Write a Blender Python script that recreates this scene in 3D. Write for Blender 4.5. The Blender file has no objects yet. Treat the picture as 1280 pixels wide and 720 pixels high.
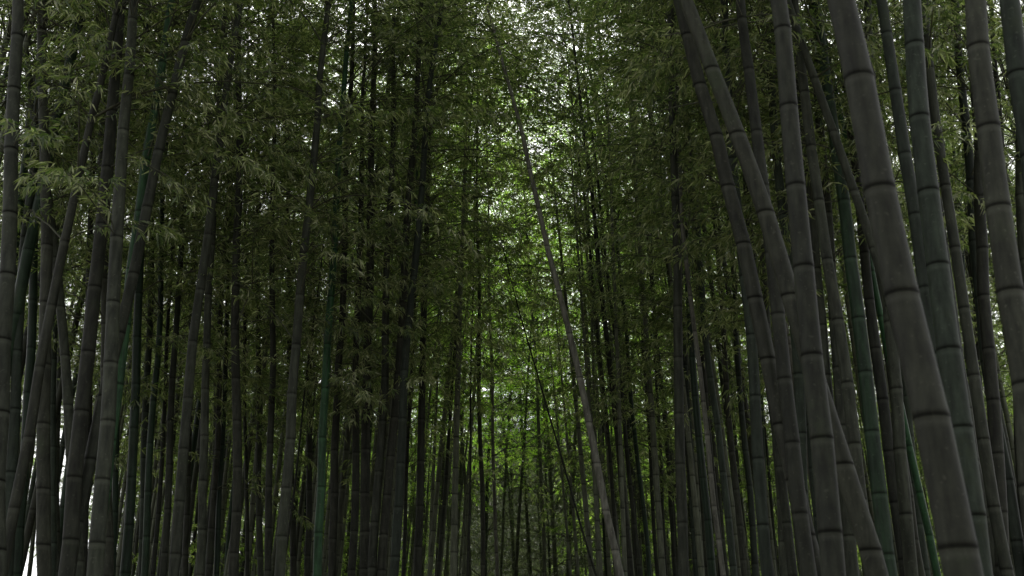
import bpy, math, random
import numpy as np
from mathutils import Vector

SC = bpy.context.scene
COL = SC.collection
rng = np.random.default_rng(11)
random.seed(11)

# ------------------------------------------------------------------ camera
PITCH = math.radians(20.0)
FPX = 1422.0                       # focal length in pixels of a 1280 px wide frame (40 mm lens)
CAM_Z = 1.6
CP, SP = math.cos(PITCH), math.sin(PITCH)

def at(px, py, Y, ly=0.0):
    """world x,y,z where the line of sight through a photo pixel meets the slightly leaning sheet y = Y + ly*(z-3)"""
    u, v = px - 640.0, 360.0 - py
    a = FPX * CP - v * SP
    b = FPX * SP + v * CP
    t = (Y + ly * (CAM_Z - 3.0)) / (a - ly * b)
    return t * u, t * a, CAM_Z + t * b

# ------------------------------------------------------------------ materials
def new_mat(name):
    m = bpy.data.materials.new(name)
    m.use_nodes = True
    nt = m.node_tree
    nt.nodes.clear()
    return m, nt, nt.nodes, nt.links

def culm_material(name, base, alt, rough=0.62, moss=(0.030, 0.040, 0.020)):
    m, nt, N, L = new_mat(name)
    out = N.new('ShaderNodeOutputMaterial'); bs = N.new('ShaderNodeBsdfPrincipled')
    L.new(bs.outputs[0], out.inputs[0])
    tc = N.new('ShaderNodeTexCoord'); oi = N.new('ShaderNodeObjectInfo')
    mp = N.new('ShaderNodeMapping'); mp.inputs['Scale'].default_value = (1, 1, 0.16)
    addv = N.new('ShaderNodeVectorMath'); addv.operation = 'ADD'
    L.new(tc.outputs['Object'], addv.inputs[0]); L.new(oi.outputs['Random'], addv.inputs[1])
    L.new(addv.outputs[0], mp.inputs[0])
    streak = N.new('ShaderNodeTexNoise'); streak.inputs['Scale'].default_value = 38; streak.inputs['Detail'].default_value = 5
    L.new(mp.outputs[0], streak.inputs['Vector'])
    blot = N.new('ShaderNodeTexNoise'); blot.inputs['Scale'].default_value = 5.5; blot.inputs['Detail'].default_value = 6
    blot.inputs['Roughness'].default_value = 0.7
    L.new(addv.outputs[0], blot.inputs['Vector'])
    fine = N.new('ShaderNodeTexNoise'); fine.inputs['Scale'].default_value = 120; fine.inputs['Detail'].default_value = 3
    L.new(addv.outputs[0], fine.inputs['Vector'])
    r1 = N.new('ShaderNodeMapRange'); r1.inputs[1].default_value = 0.35; r1.inputs[2].default_value = 0.68
    L.new(blot.outputs[0], r1.inputs[0])
    mx = N.new('ShaderNodeMix'); mx.data_type = 'RGBA'
    mx.inputs['A'].default_value = (*base, 1); mx.inputs['B'].default_value = (*alt, 1)
    L.new(r1.outputs[0], mx.inputs['Factor'])
    mul = N.new('ShaderNodeMix'); mul.data_type = 'RGBA'; mul.blend_type = 'MULTIPLY'; mul.inputs['Factor'].default_value = 1
    r2 = N.new('ShaderNodeMapRange'); r2.inputs[1].default_value = 0.3; r2.inputs[2].default_value = 0.7
    r2.inputs[3].default_value = 0.52; r2.inputs[4].default_value = 1.4
    L.new(streak.outputs[0], r2.inputs[0])
    L.new(mx.outputs['Result'], mul.inputs['A']); L.new(r2.outputs[0], mul.inputs['B'])
    # algae patches
    r3 = N.new('ShaderNodeMapRange'); r3.inputs[1].default_value = 0.56; r3.inputs[2].default_value = 0.72; r3.inputs[4].default_value = 0.85
    bl2 = N.new('ShaderNodeTexNoise'); bl2.inputs['Scale'].default_value = 2.2; bl2.inputs['Detail'].default_value = 8; bl2.inputs['Roughness'].default_value = 0.75
    L.new(addv.outputs[0], bl2.inputs['Vector']); L.new(bl2.outputs[0], r3.inputs[0])
    mm = N.new('ShaderNodeMix'); mm.data_type = 'RGBA'; mm.inputs['B'].default_value = (*moss, 1)
    L.new(r3.outputs[0], mm.inputs['Factor']); L.new(mul.outputs['Result'], mm.inputs['A'])
    sk = N.new('ShaderNodeTexNoise'); sk.inputs['Scale'].default_value = 55; sk.inputs['Detail'].default_value = 2
    L.new(addv.outputs[0], sk.inputs['Vector'])
    r4 = N.new('ShaderNodeMapRange'); r4.inputs[1].default_value = 0.64; r4.inputs[2].default_value = 0.72; r4.inputs[4].default_value = 0.35
    L.new(sk.outputs[0], r4.inputs[0])
    lc = N.new('ShaderNodeMix'); lc.data_type = 'RGBA'; lc.inputs['B'].default_value = (base[0] * 2.2 + .02, base[1] * 2.2 + .02, base[2] * 2 + .02, 1)
    L.new(r4.outputs[0], lc.inputs['Factor']); L.new(mm.outputs['Result'], lc.inputs['A']); mm = lc
    # joint: dark line and waxy pale ring under it
    at_ = N.new('ShaderNodeAttribute'); at_.attribute_name = 'joint'
    dk = N.new('ShaderNodeMix'); dk.data_type = 'RGBA'; dk.inputs['B'].default_value = (0.006, 0.006, 0.005, 1)
    sep = N.new('ShaderNodeSeparateColor'); L.new(at_.outputs['Color'], sep.inputs[0])
    pale = N.new('ShaderNodeMix'); pale.data_type = 'RGBA'; pale.inputs['B'].default_value = (min(1, base[0] * 2 + .02), min(1, base[1] * 2 + .02), min(1, base[2] * 2 + .02), 1)
    pm = N.new('ShaderNodeMath'); pm.operation = 'MULTIPLY'; pm.inputs[1].default_value = 0.3
    L.new(sep.outputs[1], pm.inputs[0]); L.new(pm.outputs[0], pale.inputs['Factor'])
    L.new(mm.outputs['Result'], pale.inputs['A'])
    L.new(pale.outputs['Result'], dk.inputs['A']); L.new(sep.outputs[0], dk.inputs['Factor'])
    # each culm a little lighter or darker
    mv = N.new('ShaderNodeMapRange'); mv.inputs[3].default_value = 0.72; mv.inputs[4].default_value = 1.22
    L.new(oi.outputs['Random'], mv.inputs[0])
    fin = N.new('ShaderNodeMix'); fin.data_type = 'RGBA'; fin.blend_type = 'MULTIPLY'; fin.inputs['Factor'].default_value = 1
    L.new(dk.outputs['Result'], fin.inputs['A']); L.new(mv.outputs[0], fin.inputs['B'])
    L.new(fin.outputs['Result'], bs.inputs['Base Color'])
    bs.inputs['Roughness'].default_value = rough
    sp = N.new('ShaderNodeMapRange'); sp.inputs[3].default_value = 0.16; sp.inputs[4].default_value = 0.0
    L.new(sep.outputs[0], sp.inputs[0]); L.new(sp.outputs[0], bs.inputs['Specular IOR Level'])
    bp = N.new('ShaderNodeBump'); bp.inputs['Strength'].default_value = 0.12; bp.inputs['Distance'].default_value = 0.004
    L.new(fine.outputs[0], bp.inputs['Height']); L.new(bp.outputs[0], bs.inputs['Normal'])
    return m

M_GREY = culm_material('culm_grey', (0.040, 0.045, 0.031), (0.022, 0.026, 0.018))
M_BROWN = culm_material('culm_brown', (0.032, 0.035, 0.024), (0.018, 0.0195, 0.0135))
M_TEAL = culm_material('culm_grey_green', (0.028, 0.038, 0.026), (0.018, 0.025, 0.017))
M_GREEN = culm_material('culm_green', (0.020, 0.062, 0.022), (0.014, 0.040, 0.016), rough=0.4)
M_DKGREEN = culm_material('culm_dark_green', (0.014, 0.030, 0.014), (0.010, 0.021, 0.010), rough=0.45)
M_DARK = culm_material('culm_dark', (0.024, 0.027, 0.018), (0.015, 0.017, 0.012))
M_LIGHT = culm_material('culm_pale', (0.12, 0.12, 0.098), (0.08, 0.08, 0.064))
M_FAR_HAZE = culm_material('culm_far_haze', (0.085, 0.095, 0.065), (0.050, 0.057, 0.038))  # distance haze imitated by a paler stem colour
MATS = dict(g=M_GREY, b=M_BROWN, t=M_TEAL, G=M_GREEN, D=M_DKGREEN, k=M_DARK, l=M_LIGHT)

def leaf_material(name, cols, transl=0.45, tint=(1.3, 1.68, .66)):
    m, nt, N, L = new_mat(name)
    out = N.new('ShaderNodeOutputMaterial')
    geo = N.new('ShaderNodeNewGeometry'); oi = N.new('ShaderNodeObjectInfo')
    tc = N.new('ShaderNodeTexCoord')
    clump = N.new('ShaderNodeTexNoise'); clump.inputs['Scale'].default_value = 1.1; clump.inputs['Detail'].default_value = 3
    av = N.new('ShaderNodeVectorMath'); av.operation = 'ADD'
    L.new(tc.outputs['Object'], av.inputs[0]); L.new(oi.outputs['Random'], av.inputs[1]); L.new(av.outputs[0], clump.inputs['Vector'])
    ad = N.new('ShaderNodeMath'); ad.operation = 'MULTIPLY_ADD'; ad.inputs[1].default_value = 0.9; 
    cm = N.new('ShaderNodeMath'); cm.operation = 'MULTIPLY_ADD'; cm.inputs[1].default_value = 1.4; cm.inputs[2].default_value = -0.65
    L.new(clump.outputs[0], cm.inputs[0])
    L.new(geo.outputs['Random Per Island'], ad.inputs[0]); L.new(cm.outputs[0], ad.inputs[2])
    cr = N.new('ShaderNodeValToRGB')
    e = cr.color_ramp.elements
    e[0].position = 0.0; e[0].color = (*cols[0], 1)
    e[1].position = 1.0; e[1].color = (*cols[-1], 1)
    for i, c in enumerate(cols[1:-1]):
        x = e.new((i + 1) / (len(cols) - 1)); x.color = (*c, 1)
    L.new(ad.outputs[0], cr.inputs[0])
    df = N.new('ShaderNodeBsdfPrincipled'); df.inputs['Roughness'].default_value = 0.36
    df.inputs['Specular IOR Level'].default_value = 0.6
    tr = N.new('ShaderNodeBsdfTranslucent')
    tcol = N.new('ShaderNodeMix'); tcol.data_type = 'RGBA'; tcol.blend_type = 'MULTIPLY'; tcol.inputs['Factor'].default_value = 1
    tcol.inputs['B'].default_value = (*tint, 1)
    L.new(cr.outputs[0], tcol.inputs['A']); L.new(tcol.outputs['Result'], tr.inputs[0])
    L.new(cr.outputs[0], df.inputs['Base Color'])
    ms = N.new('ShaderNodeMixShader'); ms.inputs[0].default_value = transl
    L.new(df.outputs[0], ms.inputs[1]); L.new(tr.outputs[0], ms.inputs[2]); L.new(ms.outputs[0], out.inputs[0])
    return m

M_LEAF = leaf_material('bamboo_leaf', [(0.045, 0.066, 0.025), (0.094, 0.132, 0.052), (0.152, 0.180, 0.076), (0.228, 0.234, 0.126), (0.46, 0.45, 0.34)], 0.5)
M_LEAF2 = leaf_material('bamboo_leaf_brightened', [(0.070, 0.098, 0.033), (0.130, 0.180, 0.062), (0.190, 0.240, 0.086), (0.250, 0.275, 0.130), (0.44, 0.43, 0.27)], 0.65, (1.45, 1.95, .68))  # leaf colour lifted in place of light coming through the foliage
M_LEAF3 = leaf_material('bamboo_leaf_sunlit', [(0.18, 0.27, 0.07), (0.27, 0.42, 0.11), (0.34, 0.50, 0.14), (0.36, 0.48, 0.16), (0.50, 0.54, 0.27)], 0.75, (1.8, 2.1, .75))  # backlit sun glow painted in as a much brighter leaf colour
M_LEAF4 = leaf_material('bamboo_leaf_shaded', [(0.028, 0.040, 0.018), (0.050, 0.066, 0.030), (0.078, 0.092, 0.045), (0.115, 0.120, 0.070), (0.20, 0.20, 0.14)], 0.4, (1.2, 1.5, .8))  # same leaves with the shade of the far thicket put into the colour
def simple_mat(name, c1, c2, scale, rough=0.9):
    m, nt, N, L = new_mat(name)
    out = N.new('ShaderNodeOutputMaterial'); bs = N.new('ShaderNodeBsdfPrincipled'); L.new(bs.outputs[0], out.inputs[0])
    tc = N.new('ShaderNodeTexCoord'); n = N.new('ShaderNodeTexNoise'); n.inputs['Scale'].default_value = scale; n.inputs['Detail'].default_value = 9; n.inputs['Roughness'].default_value = 0.7
    L.new(tc.outputs['Object'], n.inputs['Vector'])
    r = N.new('ShaderNodeMapRange'); r.inputs[1].default_value = .35; r.inputs[2].default_value = .65
    mx = N.new('ShaderNodeMix'); mx.data_type = 'RGBA'; mx.inputs['A'].default_value = (*c1, 1); mx.inputs['B'].default_value = (*c2, 1)
    L.new(n.outputs[0], r.inputs[0]); L.new(r.outputs[0], mx.inputs['Factor']); L.new(mx.outputs['Result'], bs.inputs['Base Color'])
    bs.inputs['Roughness'].default_value = rough
    bp = N.new('ShaderNodeBump'); bp.inputs['Strength'].default_value = .5; bp.inputs['Distance'].default_value = .02
    L.new(n.outputs[0], bp.inputs['Height']); L.new(bp.outputs[0], bs.inputs['Normal'])
    return m
M_TWIG = simple_mat('twig_bark', (0.07, 0.08, 0.045), (0.045, 0.045, 0.03), 20)

# ------------------------------------------------------------------ mesh helpers
def mesh_from(name, V, F_tri=None, F_quad=None, mats=(), mat_idx=None, smooth=False, attr=None):
    me = bpy.data.meshes.new(name)
    V = np.asarray(V, dtype=np.float32)
    nt = 0 if F_tri is None else len(F_tri); nq = 0 if F_quad is None else len(F_quad)
    loops = []
    if nt: loops.append(np.asarray(F_tri, dtype=np.int32).ravel())
    if nq: loops.append(np.asarray(F_quad, dtype=np.int32).ravel())
    li = np.concatenate(loops)
    me.vertices.add(len(V)); me.vertices.foreach_set('co', V.ravel())
    me.loops.add(len(li)); me.loops.foreach_set('vertex_index', li)
    me.polygons.add(nt + nq)
    st = np.concatenate([np.arange(nt) * 3, nt * 3 + np.arange(nq) * 4]).astype(np.int32)
    me.polygons.foreach_set('loop_start', st)
    for m in mats: me.materials.append(m)
    if mat_idx is not None: me.polygons.foreach_set('material_index', np.asarray(mat_idx, dtype=np.int32))
    if smooth: me.polygons.foreach_set('use_smooth', np.ones(nt + nq, dtype=bool))
    me.update(calc_edges=True)
    if attr is not None:
        a = me.color_attributes.new('joint', 'FLOAT_COLOR', 'POINT')
        c = np.ones((len(V), 4), dtype=np.float32); c[:, :3] = 0
        c[:, 0] = attr[0]; c[:, 1] = attr[1]
        a.data.foreach_set('color', c.ravel())
    return me

def culm_mesh(name, path, R, H, mat, sides=14, seed=0, inter=0.30, dark=1.0):
    """path(z)->(x,y); a jointed hollow stem from the ground to its tip"""
    rg = random.Random(seed)
    rings = []            # z, radius factor, dark, pale
    z = 0.0; nodes = []
    k = 0
    z = rg.uniform(0.03, inter)
    while z < H - 0.1:
        nodes.append(z)
        f = z / H
        step = inter * (0.62 + 0.9 * math.sin(min(1, f * 1.3 + .12) * math.pi * .62)) * rg.uniform(.9, 1.1)
        z += step
    prof = [(-.045, 1.0, 0, .0), (-.026, 1.0, 0, .9), (-.010, 1.0, .1, .8), (-.006, 1.025, .8, 0), (-.001, 1.035, 1, 0), (.003, 1.0, .9, 0), (.007, 1.03, .3, 0), (.016, 1.02, .08, 0), (.028, 1.0, 0, 0)]
    zs = [(0, 1, 0, 0)]
    for i, n in enumerate(nodes):
        for p in prof:
            zz = n + p[0]
            if zz > zs[-1][0] + .002: zs.append((zz, p[1], p[2], p[3]))
        if i + 1 < len(nodes):
            zs.append(((n + nodes[i + 1]) / 2, 0.995, 0, 0))
    zs.append((H, 1, 0, 0))
    A = np.linspace(0, 2 * math.pi, sides, endpoint=False)
    V = []; dk = []; pl = []
    kx = [rg.uniform(-1, 1) * R * .16 for _ in nodes]; ky = [rg.uniform(-1, 1) * R * .16 for _ in nodes]
    for (zz, rf, d, p) in zs:
        x, y = path(zz)
        x += float(np.interp(zz, nodes, kx)); y += float(np.interp(zz, nodes, ky))
        r = R * rf * max(0.06, 1 - (zz / H) ** 2.1 * .94) * (1.0 + .12 * max(0, 1 - zz / 1.5))
        # bevel of ridge scaled
        V.append(np.stack([x + r * np.cos(A), y + r * np.sin(A), np.full(sides, zz)], 1))
        dk += [d * dark] * sides; pl += [p] * sides
    V = np.concatenate(V)
    n = len(zs); i = np.arange(sides); j = (i + 1) % sides
    Q = np.concatenate([np.stack([k * sides + i, k * sides + j, (k + 1) * sides + j, (k + 1) * sides + i], 1) for k in range(n - 1)])
    me = mesh_from(name, V, None, Q, (mat,), smooth=True, attr=(np.array(dk), np.array(pl)))
    return me, nodes

# ---- branch prototypes: twigs (3-sided) and leaves (two triangles folded on the midrib)
def norm(v): return v / (np.linalg.norm(v) + 1e-9)

def branch_proto(rg, size):
    TV = []; TF = []; LV = []; nT = 0
    def prism(p0, p1, r0, r1):
        nonlocal nT
        d = norm(p1 - p0); a = norm(np.cross(d, [0.3, .2, 1.0])); b = np.cross(d, a)
        for (p, r) in ((p0, r0), (p1, r1)):
            for k in range(3):
                t = k * 2.0944
                TV.append(p + r * (math.cos(t) * a + math.sin(t) * b))
        o = nT
        for k in range(3):
            k2 = (k + 1) % 3
            TF.append((o + k, o + k2, o + 3 + k2)); TF.append((o + k, o + 3 + k2, o + 3 + k))
        nT += 6
    def leaf(p, d, L, w):
        d = norm(d)
        side = norm(np.cross(d, [0, 0, 1]) + rg.normal(0, .9, 3)); side = norm(side - d * side.dot(d))
        up = np.cross(side, d)
        droop = np.array([0, 0, -1.0]) * L * rg.uniform(.05, .3)
        m = p + d * L * .38
        LV.extend([p, m + side * w / 2 + up * w * .18, p + d * L + droop, m - side * w / 2 + up * w * .18])
    def fan(p, d, n):
        a = norm(np.cross(d, [0, 0, 1]) + 1e-3); 
        for k in range(n):
            s = (k - (n - 1) / 2) / max(1, n - 1) * 1.9
            dd = norm(d * math.cos(s) + a * math.sin(s) + np.array([0, 0, rg.normal(-.5, .45)]) + rg.normal(0, .28, 3))
            L = rg.uniform(.045, .090)
            leaf(p - d * rg.uniform(0, .05), dd, L, L * rg.uniform(.14, .185))
    # main stem along +x, rising then arching
    P = np.zeros(3); d = norm(np.array([1, 0, rg.uniform(.35, 1.0)])); seg = 6
    pts = [P.copy()]
    for k in range(seg):
        d = norm(d + np.array([0, rg.normal(0, .10), -rg.uniform(.10, .26)]) )
        P = P + d * size / seg; pts.append(P.copy())
    for k in range(seg):
        f0 = 1 - k / seg; f1 = 1 - (k + 1) / seg
        prism(pts[k], pts[k + 1], .0055 * f0 + .0012, .0055 * f1 + .0012)
    nt = int(size * 13)
    for q in range(nt):
        t = (.22 + .78 * (q + rg.uniform(0, 1)) / nt) * seg
        k = min(seg - 1, int(t)); p0 = pts[k] + (pts[k + 1] - pts[k]) * (t - k)
        dm = norm(pts[k + 1] - pts[k])
        s = 1 if q % 2 else -1
        sd = norm(np.cross(dm, [0, 0, 1])) * s
        td = norm(dm * rg.uniform(.5, 1) + sd * rg.uniform(.5, 1.1) + np.array([0, 0, rg.uniform(-.35, .45)]))
        L = rg.uniform(.12, .36) * (1.1 - .5 * t / seg)
        p1 = p0 + td * L + np.array([0, 0, -L * .12])
        prism(p0, p1, .0016, .0009)
        fan(p1, norm(td + np.array([0, 0, -.3])), int(rg.integers(6, 11)))
        if rg.random() < .9: fan(p0 + td * L * .6, norm(td + rg.normal(0, .6, 3)), int(rg.integers(3, 7)))
        if rg.random() < .6: fan(p0 + td * L * .3, norm(td + rg.normal(0, .6, 3)), int(rg.integers(2, 5)))
    fan(pts[-1], norm(d + np.array([0, 0, -.4])), 6)
    return np.array(TV), np.array(TF), np.array(LV)

PROTOS = [branch_proto(rng, s) for s in np.linspace(.7, 1.5, 20)]

def crown_mesh(name, path, nodes, H, z0, seed, mat=None, dens=2.0, spread=1.0, side=None, low=None):
    rg = np.random.default_rng(seed)
    TV, TF, LV = [], [], []
    nT = 0
    base = rg.uniform(0, 6.28)
    for i, nz in enumerate(nodes):
        if nz < z0:
            if not (low and nz > low and rg.random() < .05): continue
        f = (nz - z0) / (H - z0); f = max(0.0, f)
        nb = dens * (0.65 if f < .12 else 1.0)
        nb = int(nb) + (rg.random() < nb - int(nb))
        x, y = path(nz)
        for b in range(nb):
            TVp, TFp, LVp = PROTOS[rg.integers(0, len(PROTOS))]
            ang = base + i * 2.6 + b * (1.3 + 3.0 * (b % 2)) + rg.normal(0, .5)
            if side is not None and rg.random() < .35: ang = side + rg.normal(0, .8)
            s = spread * (0.55 + 0.75 * math.sin(min(1, f + .22) * math.pi * .8)) * rg.uniform(.75, 1.2)
            tilt = rg.normal(.12 + .5 * f, .22); roll = rg.normal(0, .35)
            ca, sa, ct, st, cr, sr = math.cos(ang), math.sin(ang), math.cos(-tilt), math.sin(-tilt), math.cos(roll), math.sin(roll)
            Rz = np.array([[ca, -sa, 0], [sa, ca, 0], [0, 0, 1]]); Ry = np.array([[ct, 0, st], [0, 1, 0], [-st, 0, ct]])
            Rx = np.array([[1, 0, 0], [0, cr, -sr], [0, sr, cr]])
            M = (Rz @ Ry @ Rx).T
            o = np.array([x, y, nz])
            TV.append(TVp @ M * s + o); TF.append(TFp + nT); nT += len(TVp)
            ls = max(.85, min(1.1, 1 / s ** .5)) # leaf size roughly constant
            q = LVp.reshape(-1, 4, 3)
            c = q[:, :1]
            q = (c * s + (q - c) * ls)
            LV.append(q.reshape(-1, 3) @ M + o)
    TV = np.concatenate(TV); TF = np.concatenate(TF); LV = np.concatenate(LV)
    nl = len(LV) // 4
    k = np.arange(nl)[:, None] * 4 + len(TV)
    LF = np.concatenate([k + [0, 1, 2], k + [0, 2, 3]])
    LF = LF.reshape(2, nl, 3).transpose(1, 0, 2).reshape(-1, 3)
    idx = np.concatenate([np.ones(len(TF)), np.zeros(len(LF))])
    return mesh_from(name, np.concatenate([TV, LV]), np.concatenate([TF, LF]), None, (mat or M_LEAF, M_TWIG), idx)

def bamboo(label, group=None, loc=(0, 0, 0)):
    e = bpy.data.objects.new('bamboo', None); COL.objects.link(e); e.location = loc
    e.empty_display_size = .3
    e['label'] = label; e['category'] = 'bamboo'
    if group: e['group'] = group
    return e

def child(name, me, parent):
    o = bpy.data.objects.new(name, me); COL.objects.link(o); o.parent = parent
    return o

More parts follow.
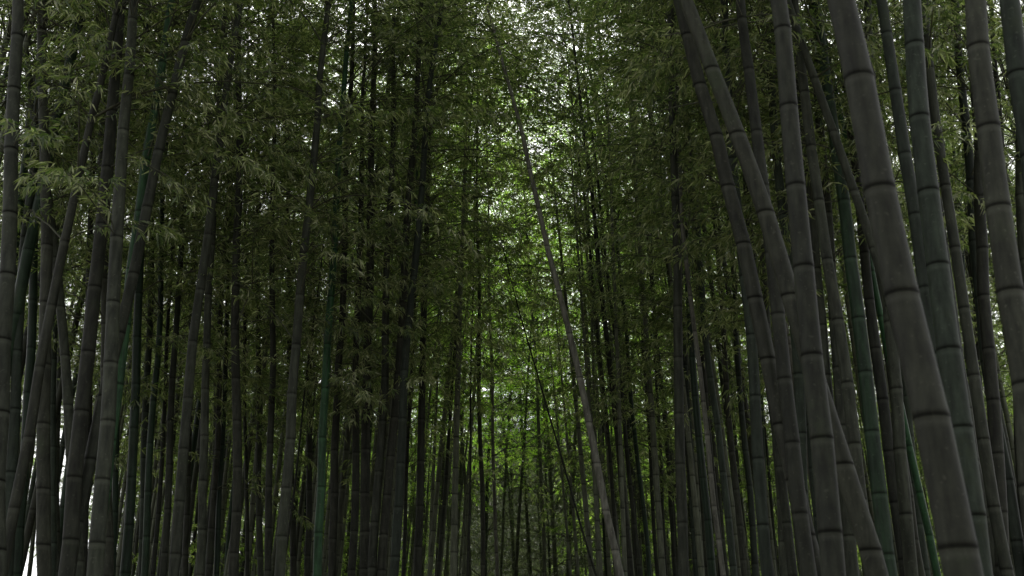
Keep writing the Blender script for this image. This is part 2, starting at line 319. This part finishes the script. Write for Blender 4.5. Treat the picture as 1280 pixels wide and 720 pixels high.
# ------------------------------------------------------------------ the bamboos one can tell apart
# (x at photo row 720, x at row 360, x at row 0, width at row 360, true diameter, material, crown start, label)
HERO = [
 # ---- left side
 (-6, 7, 24, 22, .100, 'g', 5.6, 'broad grey bamboo cut by the left edge of the photo'),
 (8, 28, 58, 14, .085, 't', 5.2, 'grey-green bamboo beside the broad one at the left edge, sky gap to its left'),
 (22, 41, 54, 12, .080, 'D', 4.9, 'dark green bamboo tight behind the grey-green one at the far left'),
 (54, 57, 52, 17, .095, 'b', 5.0, 'dark brownish bamboo standing upright right of the white sky gap at lower left'),
 (98, 73, 18, 13, .080, 'g', 5.4, 'only bamboo at the far left that leans left towards its top'),
 (64, 69, 74, 9, .070, 't', 4.6, 'slim grey-green bamboo right behind the upright brownish one at lower left'),
 (82, 118, 153, 19, .100, 'b', 4.9, 'dark bamboo just left of the two crossing stems'),
 (120, 143, 165, 19, .095, 'g', 5.4, 'thick upright grey bamboo of the crossing pair'),
 (86, 160, 247, 15, .080, 'g', 5.5, 'grey bamboo leaning far right, crossing in front of the thick upright one'),
 (120, 162, 214, 14, .080, 'G', 5.2, 'vivid green bamboo between the crossing pair in the upper left'),
 (70, 76, 85, 8, .070, 'g', 4.6, 'slim grey bamboo with leaves around its top, right of the left-leaning stem'),
 (105, 112, 120, 10, .075, 'b', 4.3, 'short-looking bamboo whose top vanishes in leaves left of the crossing pair'),
 (157, 175, 186, 12, .085, 'D', 4.7, 'dark green bamboo directly right of where the grey pair crosses'),
 (141, 148, 154, 8, .065, 'D', 4.4, 'narrow green bamboo seen below the crossing of the grey pair'),
 (180, 200, 213, 9, .070, 'D', 4.4, 'dark green bamboo, left one of two slim stems that meet low down'),
 (192, 213, 222, 6, .050, 'k', 4.4, 'thin dark bamboo, right one of two slim stems that meet low down'),
 (216, 251, 300, 13, .080, 'g', 5.5, 'long grey bamboo leaning right with dark joints, a second stem touching its upper part'),
 (250, 262, 281, 11, .078, 'g', 5.3, 'straight grey bamboo touching the long leaning one near its top'),
 (262, 279, 291, 8, .068, 'b', 4.6, 'dull brownish bamboo close behind the straight grey one right of the leaning stem'),
 (203, 223, 236, 9, .070, 'g', 4.5, 'grey bamboo half hidden left of the long leaning stem'),
 (271, 285, 296, 7, .060, 'D', 4.3, 'narrow green bamboo low down, right of the dull brownish stem'),
 (293, 296, 299, 12, .085, 'b', 4.4, 'upright brown-grey bamboo, leaf sprays over its upper half, left of a thin black stem'),
 (309, 306, 309, 5, .045, 'k', 4.3, 'thin dark bamboo right beside the upright brown-grey one'),
 # ---- centre left
 (335, 341, 341, 9, .070, 'k', 6.2, 'straight nearly black bamboo running the full height left of centre'),
 (349, 377, 410, 13, .085, 'g', 4.9, 'grey bamboo leaning right beside the straight black one, its top lost in leaves'),
 (352, 397, 428, 3.2, .026, 'k', 4.6, 'very thin black stem leaning right across the centre-left thicket'),
 (395, 414, 438, 11, .080, 'G', 4.6, 'green bamboo showing bright between leaves left of centre'),
 (413, 428, 441, 10, .080, 'b', 4.4, 'brownish bamboo just right of the bright green one'),
 (441, 448, 458, 10, .080, 'b', 4.3, 'dull brown bamboo, leftmost of the tight clump left of centre'),
 (455, 461, 468, 12, .095, 'b', 4.3, 'widest bamboo in the tight clump left of centre'),
 (467, 484, 493, 11, .085, 'g', 4.3, 'grey bamboo with a pale edge in the tight clump left of centre'),
 (477, 504, 527, 11, .085, 'b', 4.4, 'brown bamboo leaning right at the right side of the tight clump'),
 (491, 513, 528, 6, .055, 'G', 4.3, 'slim green stem between brown bamboos right of the tight clump'),
 (503, 519, 534, 5, .050, 'k', 4.3, 'thin dark stem right of the slim green one in the centre-left'),
 (522, 531, 541, 10, .085, 'k', 4.8, 'straight dark bamboo at the left border of the bright central gap'),
 (492, 515, 551, 11, .080, 't', 6.0, 'long grey-green bamboo leaning right through the leaves up to the top edge'),
 (548, 574, 596, 5, .050, 'k', 5.6, 'slim black bamboo leaning right in front of the bright central leaves'),
 (585, 591, 596, 3.2, .030, 'k', 4.4, 'very thin dark stem in the centre, left of the slim brown one'),
 (604, 598, 595, 6, .060, 'b', 5.0, 'slim brown bamboo standing upright in the middle of the lane'),
 (621, 612, 606, 4.5, .055, 'l', 4.6, 'slim pale bamboo just right of the upright one in the middle'),
 # ---- centre right
 (776, 698, 608, 9.5, .070, 'l', 7.6, 'long grey bamboo leaning left across the bright gap, the most slanted stem of the centre'),
 (746, 642, 556, 3.2, .028, 'k', 5.5, 'very thin black stem leaning left below the bright gap'),
 (774, 742, 700, 5, .050, 'k', 4.5, 'thin dark bamboo just right of the long slanted grey one'),
 (789, 752, 712, 8, .075, 'b', 4.6, 'brownish bamboo, second stem right of the long slanted grey one'),
 (800, 762, 720, 6, .060, 'g', 4.5, 'slim grey bamboo with twigs across it, third stem right of the long slanted one'),
 (812, 777, 748, 6, .060, 'D', 4.7, 'slim dark green bamboo leaning left, midway between slanted stem and upright ringed one'),
 (822, 801, 786, 5, .060, 'k', 4.4, 'thin dark stem in the leafy patch left of the upright ringed bamboo'),
 (833, 816, 808, 5, .060, 'b', 4.3, 'thin brown stem close to the left of the upright ringed bamboo'),
 (853, 847, 838, 13, .085, 'g', 6.4, 'upright grey bamboo with evenly spaced dark rings at the left border of the right-hand stems'),
 (890, 860, 842, 10, .080, 'D', 4.8, 'dark green bamboo behind the upright ringed one, left of the pale stem'),
 (906, 862, 836, 6.5, .045, 'l', 5.4, 'pale slender bamboo leaning left, the lightest stem on the right side'),
 (918, 878, 851, 9, .070, 't', 5.8, 'grey-green bamboo right of the pale slender one'),
 (930, 900, 880, 8, .068, 'b', 4.6, 'dark brown bamboo with twigs, between the grey-green one and the thick stems'),
 # ---- right side, near
 (1022, 940, 850, 21, .095, 'b', 5.6, 'left one of two thick leaning bamboos that part near the top right of centre'),
 (1096, 985, 858, 26, .104, 'b', 5.8, 'right one of two thick leaning bamboos that part near the top right of centre'),
 (962, 931, 903, 15, .085, 't', 5.0, 'grey-green bamboo standing low behind the parting pair, with faint rings'),
 (944, 917, 893, 8, .068, 't', 4.6, 'narrow grey-green stem right of the dark brown one with twigs'),
 (982, 957, 935, 12, .085, 'g', 4.7, 'grey bamboo glimpsed between the two parting stems low down'),
 (1034, 974, 915, 9, .065, 'l', 5.0, 'slim light brown bamboo with close rings between the thick parting stems and the dark one'),
 (1042, 1008, 971, 28, .100, 'k', 5.8, 'thick very dark blurred bamboo at centre of the right-hand group'),
 (1012, 968, 927, 19, .084, 'k', 5.6, 'dark bamboo leaning left that meets the thick very dark one near the top'),
 (1092, 1040, 991, 16, .080, 'g', 5.6, 'grey bamboo with sharp rings directly right of the thick very dark one'),
 (1218, 1105, 986, 13, .065, 'g', 5.2, 'slender grey bamboo crossing strongly left behind the largest stem'),
 (1112, 1068, 1019, 19, .100, 'D', 4.9, 'deep green-black bamboo behind the slender crossing stem'),
 (1203, 1131, 1050, 44, .112, 'b', 6.4, 'largest bamboo of all, broad and grey with wide dark rings on the right'),
 (1172, 1094, 1022, 9, .055, 'G', 5.2, 'slim saturated green bamboo along the left edge of the largest stem'),
 (1204, 1156, 1103, 20, .085, 't', 5.6, 'blue-grey bamboo just right of the largest one at the top'),
 (1190, 1150, 1119, 9, .065, 'g', 5.0, 'narrow bamboo squeezed between the blue-grey one and the broad one beside it'),
 (1226, 1175, 1140, 30, .108, 't', 5.8, 'broad grey-green bamboo, second thick stem right of the largest one'),
 (1262, 1199, 1156, 15, .075, 'g', 5.5, 'grey bamboo with pale-edged rings curving left over the broad grey-green one'),
 (1216, 1205, 1178, 6, .050, 'D', 5.0, 'thin dark green stem, left of two in the leafy slit at upper right'),
 (1232, 1217, 1189, 8, .065, 'k', 5.0, 'dark stem, right of two in the leafy slit at upper right'),
 (1302, 1262, 1222, 34, .102, 'b', 6.0, 'thick bamboo with a lighter right edge near the right side of the photo'),
 (1350, 1310, 1262, 32, .100, 't', 6.0, 'thick dim bamboo cut by the right edge of the photo'),
 (1252, 1232, 1212, 17, .090, 'b', 5.0, 'dim bamboo behind, left of the thick one with the lighter edge'),
 (1142, 1108, 1084, 16, .085, 'g', 4.9, 'grey bamboo seen low down left of the slim saturated green one'),
 (1156, 1120, 1092, 11, .078, 't', 4.8, 'grey-green bamboo seen low down right behind the slim saturated green one'),
 (1066, 1040, 1015, 15, .090, 'g', 4.8, 'grey bamboo low down between the very dark stem and the thick leaning one'),
 (1246, 1186, 1150, 13, .080, 'g', 5.0, 'grey bamboo peeking out right of the broad grey-green one, low down'),
 (1276, 1224, 1197, 15, .085, 't', 5.0, 'grey-green bamboo behind the one with pale-edged rings, near the right edge'),
 (1010, 988, 952, 14, .085, 't', 5.0, 'grey-green bamboo low down between the left thick leaning stem and the slim light brown one'),
 (1132, 1086, 1048, 15, .090, 'k', 5.0, 'dark bamboo filling the gap left of the largest stem'),
 (1292, 1284, 1266, 17, .095, 'g', 5.2, 'grey bamboo half hidden behind the dim thick one at the right edge'),
 (1152, 1098, 1062, 12, .080, 'b', 4.8, 'brownish bamboo squeezed close to the left of the largest stem'),
 (992, 946, 908, 12, .082, 'g', 4.7, 'grey bamboo just right of the low grey-green one with faint rings'),
 (1030, 1000, 962, 13, .085, 't', 4.8, 'grey-green bamboo showing left of the very dark thick stem, low down'),
 (1066, 1022, 994, 14, .085, 'g', 4.8, 'grey bamboo hidden mostly by the very dark thick stem, clear near the bottom'),
 (902, 872, 856, 8, .075, 'b', 4.6, 'dull brown bamboo right next to the pale slender one'),
 (872, 852, 840, 8, .075, 't', 4.5, 'slim bamboo partly hidden by the upright ringed bamboo'),
 (136, 130, 128, 13, .090, 'b', 4.6, 'dark bamboo behind the foot of the crossing pair'),
 (176, 188, 198, 9, .075, 't', 4.5, 'grey-green bamboo right of the dark green one beside the crossing pair'),
 (232, 241, 252, 8, .072, 'b', 4.5, 'brown bamboo just left of the straight grey one, low down'),
 (326, 322, 322, 8, .072, 'g', 4.5, 'grey bamboo close to the left of the straight nearly black one'),
 (366, 361, 362, 8, .075, 'b', 4.5, 'brown bamboo between the straight nearly black one and the leaning grey one'),
 (384, 390, 399, 8, .075, 'g', 4.5, 'grey bamboo just left of the bright green one, left of centre'),
 (1284, 1262, 1240, 12, .080, 'k', 4.9, 'dark bamboo in the lowest right corner behind the thick stems'),
]

def make_path(px, Y, ly, seed):
    pts = [at(px[0], 720, Y, ly), at(px[1], 360, Y, ly), at(px[2], 0, Y, ly)]
    zs = [p[2] for p in pts]; xs = [p[0] for p in pts]
    c = np.polyfit(zs, xs, 2)
    z0, z2 = zs[0], zs[2]
    f = lambda z: c[0] * z * z + c[1] * z + c[2]
    df = lambda z: 2 * c[0] * z + c[1]
    rg = random.Random(seed)
    dx, dy = rg.uniform(-.25, .25), rg.uniform(-.1, .35)
    ph = rg.uniform(0, 6.28); amp = rg.uniform(.004, .014)
    tend = -1 if xs[1] > 0 else 1
    def path(z):
        if z < z0: x = f(z0) + df(z0) * (z - z0) * .92
        elif z > z2:
            e = z - z2
            x = f(z2) + df(z2) * e + tend * .012 * e * e
        else: x = f(z)
        y = Y + ly * (z - 3)
        y += 0.004 * max(0, z - 5) ** 2
        return x + amp * math.sin(z * 2.3 + ph), y
    return path

def rel(path):
    x0, y0 = path(0.0)
    return (x0, y0), (lambda z: (path(z)[0] - x0, path(z)[1] - y0))

hero_xy = []
for i, (xb, xm, xt, w, D, mk, hs, label) in enumerate(HERO):
    rg = random.Random(100 + i)
    zc = D * FPX / w                   # distance along the view axis at row 360
    Y = zc * CP
    near = w > 18
    ly = .10 if near else rg.uniform(-.03, .05)
    path = make_path((xb, xm, xt), Y, ly, 50 + i)
    (x0, y0), rp = rel(path)
    H = rg.uniform(10.0, 12.5) * (0.75 if D < .04 else 1.0)
    inter = rg.uniform(.26, .32) * (.8 if D < .06 else 1)
    if w > 35: inter = .30
    if 180 < xm < 560 and w > 5: hs -= .1
    if Y > 7: hs -= .15
    me, nodes = culm_mesh('culm', rp, D / 2, H, MATS[mk], sides=24 if w > 18 else (14 if w > 7 else 8), seed=i, inter=inter, dark=.85 if w > 20 else (.65 if w > 13 else .5))
    e = bamboo(label, None, (x0, y0, 0))
    child('culm', me, e)
    side = 0.0 if x0 < 0 else math.pi
    thin = D < .04
    cm = crown_mesh('crown', rp, nodes, H, max(hs, 0), 900 + i, dens=.8 if thin else (2.2 if Y < 6 else 3.1), side=side, spread=.5 if thin else .95, low=hs - 1.0)
    child('crown', cm, e)
    hero_xy.append((x0, y0))

# ------------------------------------------------------------------ repeated bamboos of the grove behind
VAR = []
for v in range(16):
    rg = random.Random(700 + v)
    H = rg.uniform(9.5, 12.5) if v < 12 else rg.uniform(14.5, 17.5); R = rg.uniform(.034, .046)
    lean = rg.uniform(0.0, .07); curve = rg.uniform(.002, .008); wob = rg.uniform(0, 6.28)
    def pth(z, lean=lean, curve=curve, wob=wob):
        return lean * z + curve * max(0, z - 2) ** 2, .015 * math.sin(z * 1.7 + wob)
    zst = rg.uniform(4.2, 5.2) if v < 7 else (rg.uniform(.9, 2.6) if v < 10 else rg.uniform(5.8, 7.0) if v < 12 else rg.uniform(6, 7.5))
    mk = [M_GREY, M_FAR_HAZE, M_TEAL, M_BROWN, M_FAR_HAZE, M_GREY, M_DKGREEN, M_FAR_HAZE, M_FAR_HAZE, M_TEAL, M_FAR_HAZE, M_GREY, M_FAR_HAZE, M_FAR_HAZE, M_GREY, M_FAR_HAZE][v]
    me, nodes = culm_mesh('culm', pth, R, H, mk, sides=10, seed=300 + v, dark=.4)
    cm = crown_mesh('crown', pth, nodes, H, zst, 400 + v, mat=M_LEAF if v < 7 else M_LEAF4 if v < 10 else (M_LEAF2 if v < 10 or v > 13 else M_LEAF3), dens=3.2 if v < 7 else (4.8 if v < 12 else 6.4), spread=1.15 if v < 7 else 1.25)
    VAR.append((me, cm, mk))

placed = list(hero_xy)
def far_enough(x, y, dmin):
    return all((x - a) ** 2 + (y - b) ** 2 > dmin * dmin for a, b in placed)

def filler(x, y, v, ang, s, label, group):
    e = bamboo(label, group, (x, y, 0))
    e.rotation_euler = (0, 0, ang); e.scale = (s, s, s)
    child('culm', VAR[v][0], e); child('crown', VAR[v][1], e)
    placed.append((x, y))

def screen_x(x, y): return 640 + 1422 * x / (y * CP + 1.0)

def scatter(n, xr, yr, vs, dmin, ok, label, group, seed, s=(.9, 1.15)):
    rg = random.Random(seed); c = 0; t = 0
    while c < n and t < n * 80:
        t += 1
        y = rg.uniform(*yr); x = rg.uniform(*xr)
        if not ok(x, y) or not far_enough(x, y, dmin): continue
        ang = (0 if x < 0 else math.pi) + rg.gauss(0, 1.0)
        filler(x, y, rg.choice(vs), ang, rg.uniform(*s), label, group); c += 1
    return c

inview = lambda x, y: -120 < screen_x(x, y) < 1400
rga = random.Random(21)
for k in range(15):                     # tall ones arching over the lane
    sx_ = -1 if k % 2 else 1
    yy = 12.6 + k * .55; xx = sx_ * rga.uniform(1.9, 3.0)
    filler(xx, yy, 14 + k % 2, (0 if sx_ < 0 else math.pi) + rga.gauss(0, .35), rga.uniform(.95, 1.08),
           'tall bamboo arching its leafy top over the lane', 'tall bamboos arching over the lane')
n1 = scatter(53, (-13, -1.3), (8, 22), range(7), .55, lambda x, y: inview(x, y) and x < -2.1 + .03 * max(0, y - 14),
   'bamboo stem deep in the dim thicket behind the front stems on the left', 'bamboos deep in the left thicket', 1)
n0 = scatter(7, (-11, -3), (6.5, 14), range(7), .5, lambda x, y: -90 < screen_x(x, y) < 95,
   'bamboo stem standing in the dim row behind the stems at the left edge', 'bamboos behind the left edge stems', 9)
n2 = scatter(46, (1.4, 13), (8.5, 22), range(7), .55, lambda x, y: inview(x, y) and x > 2.2 - .01 * y,
   'bamboo stem deep in the dim thicket behind the front stems on the right', 'bamboos deep in the right thicket', 2)
n3 = scatter(31, (-6, 7), (21, 34), [7, 8, 9, 9, 10, 10, 11, 11], .9, lambda x, y: True,
   'distant leafy bamboo closing off the end of the lane in the centre', 'distant leafy bamboos at the end of the lane', 3, (1.0, 1.35))
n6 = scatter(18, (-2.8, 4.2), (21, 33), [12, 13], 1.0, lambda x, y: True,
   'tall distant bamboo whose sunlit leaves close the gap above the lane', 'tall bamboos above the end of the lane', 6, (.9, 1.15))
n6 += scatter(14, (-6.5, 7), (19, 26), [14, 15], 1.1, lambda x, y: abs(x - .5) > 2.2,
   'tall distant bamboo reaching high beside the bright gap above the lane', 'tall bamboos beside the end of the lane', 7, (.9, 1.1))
n4 = scatter(12, (-17, -7), (20, 32), range(7, 10), 1.1, lambda x, y: screen_x(x, y) > 130,
   'distant leafy bamboo behind the left thicket, seen in slits between stems', 'distant leafy bamboos behind the left thicket', 4)
n5 = scatter(12, (8, 18), (20, 32), range(7, 10), 1.1, lambda x, y: inview(x, y),
   'distant leafy bamboo behind the right thicket, seen in slits between stems', 'distant leafy bamboos behind the right thicket', 5)
print('fillers', n1, n2, n3, n4, n5)

# beyond the nearest three hundred the thin stems between the others are one mass
def stem_mass(name, n, seed, label):
    rg = np.random.default_rng(seed); V = []; Q = []; dk = []; pl = []; o = 0; k = 0; t = 0
    A = np.linspace(0, 2 * math.pi, 7, endpoint=False)
    while k < n and t < 9000:
        t += 1
        y = rg.uniform(12, 31); sx = rg.uniform(110, 1290)
        if 575 < sx < 725 and (y < 28 or rg.random() < .9): continue
        x = (sx - 640) * (y * CP + 1) / 1422
        if not far_enough(x, y, .3): continue
        placed.append((x, y)); k += 1
        R = rg.uniform(.024, .042); lx = (-.03 if x > 0 else .03) + rg.normal(0, .025); cv = (-1 if x > 0 else 1) * rg.uniform(0, .004); H = rg.uniform(7.5, 10)
        z = 0; zs = [(0, 0, 0)]
        z = rg.uniform(.1, .3)
        while z < H:
            zs += [(z - .012, 0, .6), (z - .005, .5, 0), (z + .005, .5, 0), (z + .012, 0, 0)]; z += rg.uniform(.27, .36)
        for (zz, d, p) in zs:
            r_ = R * (1 - .8 * (zz / H) ** 2)
            V.append(np.stack([x + lx * zz + cv * zz * zz + r_ * np.cos(A), y + r_ * np.sin(A), np.full(7, zz)], 1)); dk += [d] * 7; pl += [p] * 7
        i = np.arange(7); j = (i + 1) % 7
        for q in range(len(zs) - 1): Q.append(np.stack([o + q * 7 + i, o + q * 7 + j, o + q * 7 + 7 + j, o + q * 7 + 7 + i], 1))
        o += len(zs) * 7
    me = mesh_from(name, np.concatenate(V), None, np.concatenate(Q), (M_FAR_HAZE,), smooth=True, attr=(np.array(dk), np.array(pl)))
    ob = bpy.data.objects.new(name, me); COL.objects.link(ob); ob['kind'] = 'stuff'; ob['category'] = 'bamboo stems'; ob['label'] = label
stem_mass('distant_stems', 270, 31, 'mass of thin grey-green stems paled by painted haze, packed between the nearer bamboos')

# the far edge of the grove, too far and dense to count: one mass
def thicket(name, n, inside, xr, yr, ztop, seed, mat, label, size=1.5, zpow=.9):
    rg = np.random.default_rng(seed)
    TV, TF, LV = [], [], []; nT = 0
    k = 0
    while k < n:
        x, y = rg.uniform(*xr), rg.uniform(*yr)
        if not inside(x, y): continue
        k += 1
        TVp, TFp, LVp = PROTOS[rg.integers(0, len(PROTOS))]
        a = rg.uniform(0, 6.28); ca, sa = math.cos(a), math.sin(a)
        M = np.array([[ca, -sa, 0], [sa, ca, 0], [0, 0, 1]]).T * size
        top = ztop + 1.2 * math.sin(x * .7 + seed) + .8 * math.sin(x * 1.9 + y)
        o = np.array([x, y, .3 + top * rg.random() ** zpow])
        TV.append(TVp @ M + o); TF.append(TFp + nT); nT += len(TVp); LV.append(LVp @ M + o)
    TV = np.concatenate(TV); TF = np.concatenate(TF); LV = np.concatenate(LV)
    nl = len(LV) // 4
    kk = np.arange(nl)[:, None] * 4 + len(TV)
    LF = np.concatenate([kk + [0, 1, 2], kk + [0, 2, 3]])
    idx = np.concatenate([np.ones(len(TF)), np.zeros(len(LF))])
    me = mesh_from(name, np.concatenate([TV, LV]), np.concatenate([TF, LF]), None, (mat, M_TWIG), idx)
    o = bpy.data.objects.new(name, me); COL.objects.link(o)
    o['kind'] = 'stuff'; o['category'] = 'foliage'; o['label'] = label
    return o
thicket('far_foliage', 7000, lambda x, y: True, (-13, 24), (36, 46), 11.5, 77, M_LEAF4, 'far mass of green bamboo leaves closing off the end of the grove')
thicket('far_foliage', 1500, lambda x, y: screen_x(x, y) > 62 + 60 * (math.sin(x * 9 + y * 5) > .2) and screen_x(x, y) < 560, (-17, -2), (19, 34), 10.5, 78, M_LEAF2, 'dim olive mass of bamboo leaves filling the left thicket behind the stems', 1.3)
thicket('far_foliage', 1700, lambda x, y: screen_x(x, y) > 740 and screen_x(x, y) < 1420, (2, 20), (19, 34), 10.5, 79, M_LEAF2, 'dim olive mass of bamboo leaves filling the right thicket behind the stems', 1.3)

# ------------------------------------------------------------------ setting
def sheet(name, x0, x1, y0, y1, z, mat, nx=2, ny=2, wob=0.0, seed=0):
    rg = np.random.default_rng(seed)
    X, Yg = np.meshgrid(np.linspace(x0, x1, nx), np.linspace(y0, y1, ny))
    V = np.stack([X.ravel(), Yg.ravel(), np.full(X.size, z)], 1)
    if wob: V[:, 0] += wob * np.sin(V[:, 1] * .35 + seed) * 1.0
    i, j = np.meshgrid(np.arange(nx - 1), np.arange(ny - 1)); a = (j * nx + i).ravel()
    Q = np.stack([a, a + 1, a + nx + 1, a + nx], 1)
    me = mesh_from(name, V, None, Q, (mat,))
    o = bpy.data.objects.new(name, me); COL.objects.link(o); o['kind'] = 'structure'
    return o
g = sheet('ground', -400, 400, -400, 400, 0, simple_mat('leaf_litter', (.075, .055, .035), (.035, .03, .018), 3))
g['label'] = 'forest floor covered in dry bamboo leaves'
p = sheet('path', -1.15, 1.05, -12, 21, .004, simple_mat('packed_earth', (.16, .14, .11), (.10, .09, .07), 2), nx=4, ny=60, wob=.12)
p['label'] = 'packed earth lane between the bamboos'

def sky_block_slope():  # added slope that keeps horizon light off the back of the thicket
    rg = np.random.default_rng(5)
    nx, ny = 90, 30
    X, Yg = np.meshgrid(np.linspace(-22, 70, nx), np.linspace(50, 95, ny))
    e = np.clip((X + 19) / 9, 0, 1) * np.clip((68 - X) / 12, 0, 1)
    f = np.clip((Yg - 50) / 16, 0, 1); f = f * f * (3 - 2 * f)
    Z = 16.5 * f * e * (e * (3 - 2 * e)) + .8 * np.sin(X * .31) * f * e + rg.normal(0, .12, X.shape) * f - .3 * (1 - f * e)
    V = np.stack([X.ravel(), Yg.ravel(), Z.ravel()], 1)
    i, j = np.meshgrid(np.arange(nx - 1), np.arange(ny - 1)); a = (j * nx + i).ravel()
    me = mesh_from('sky_block_slope', V, None, np.stack([a, a + 1, a + nx + 1, a + nx], 1), (simple_mat('sky_block_green', (.05, .062, .03), (.022, .03, .015), 1.5),), smooth=True)
    o = bpy.data.objects.new('sky_block_slope', me); COL.objects.link(o); o['kind'] = 'structure'; o['label'] = 'added dark green slope blocking low sky light beyond the grove'
sky_block_slope()

# ------------------------------------------------------------------ light
w = bpy.data.worlds.new('World'); SC.world = w; w.use_nodes = True
N = w.node_tree.nodes; L = w.node_tree.links; N.clear()
SUN_EL, SUN_AZ = math.radians(52), math.radians(4)      # sun beyond the lane, a little to the right
sky = N.new('ShaderNodeTexSky'); sky.sky_type = 'NISHITA'; sky.sun_disc = False
sky.sun_elevation = SUN_EL; sky.sun_rotation = SUN_AZ; sky.dust_density = 4; sky.air_density = 1.2
hs_ = N.new('ShaderNodeHueSaturation'); hs_.inputs['Saturation'].default_value = .06; hs_.inputs['Value'].default_value = 2.1
bg = N.new('ShaderNodeBackground'); bg.inputs[1].default_value = .15
wo = N.new('ShaderNodeOutputWorld')
L.new(sky.outputs[0], hs_.inputs['Color']); L.new(hs_.outputs[0], bg.inputs[0]); L.new(bg.outputs[0], wo.inputs[0])
sl = bpy.data.lights.new('sun', 'SUN'); sl.energy = 5.0; sl.angle = math.radians(3); sl.color = (1, .96, .88)
so = bpy.data.objects.new('sun', sl); COL.objects.link(so)
d = Vector((math.sin(SUN_AZ) * math.cos(SUN_EL), math.cos(SUN_AZ) * math.cos(SUN_EL), math.sin(SUN_EL)))
so.rotation_euler = d.to_track_quat('Z', 'Y').to_euler()
so.location = (0, 0, 30)

cam = bpy.data.cameras.new('camera'); co = bpy.data.objects.new('camera', cam); COL.objects.link(co)
co.location = (0, 0, CAM_Z); co.rotation_euler = (math.radians(90) + PITCH, 0, 0)
cam.lens = 40.0; cam.sensor_width = 36.0; cam.clip_start = .05; cam.clip_end = 2000
cam.dof.use_dof = True; cam.dof.focus_distance = 11.5; cam.dof.aperture_fstop = 3.8
SC.camera = co

SC.view_settings.view_transform = 'Standard'; SC.view_settings.look = 'None'
SC.view_settings.exposure = 0; SC.view_settings.gamma = 1
SC.render.engine = 'CYCLES'
cy = SC.cycles
cy.max_bounces = 5; cy.diffuse_bounces = 3; cy.glossy_bounces = 1; cy.transmission_bounces = 4; cy.transparent_max_bounces = 4
cy.sample_clamp_indirect = 4
cy.use_denoising = True
print('leaf meshes verts', sum(len(m.vertices) for m in bpy.data.meshes))
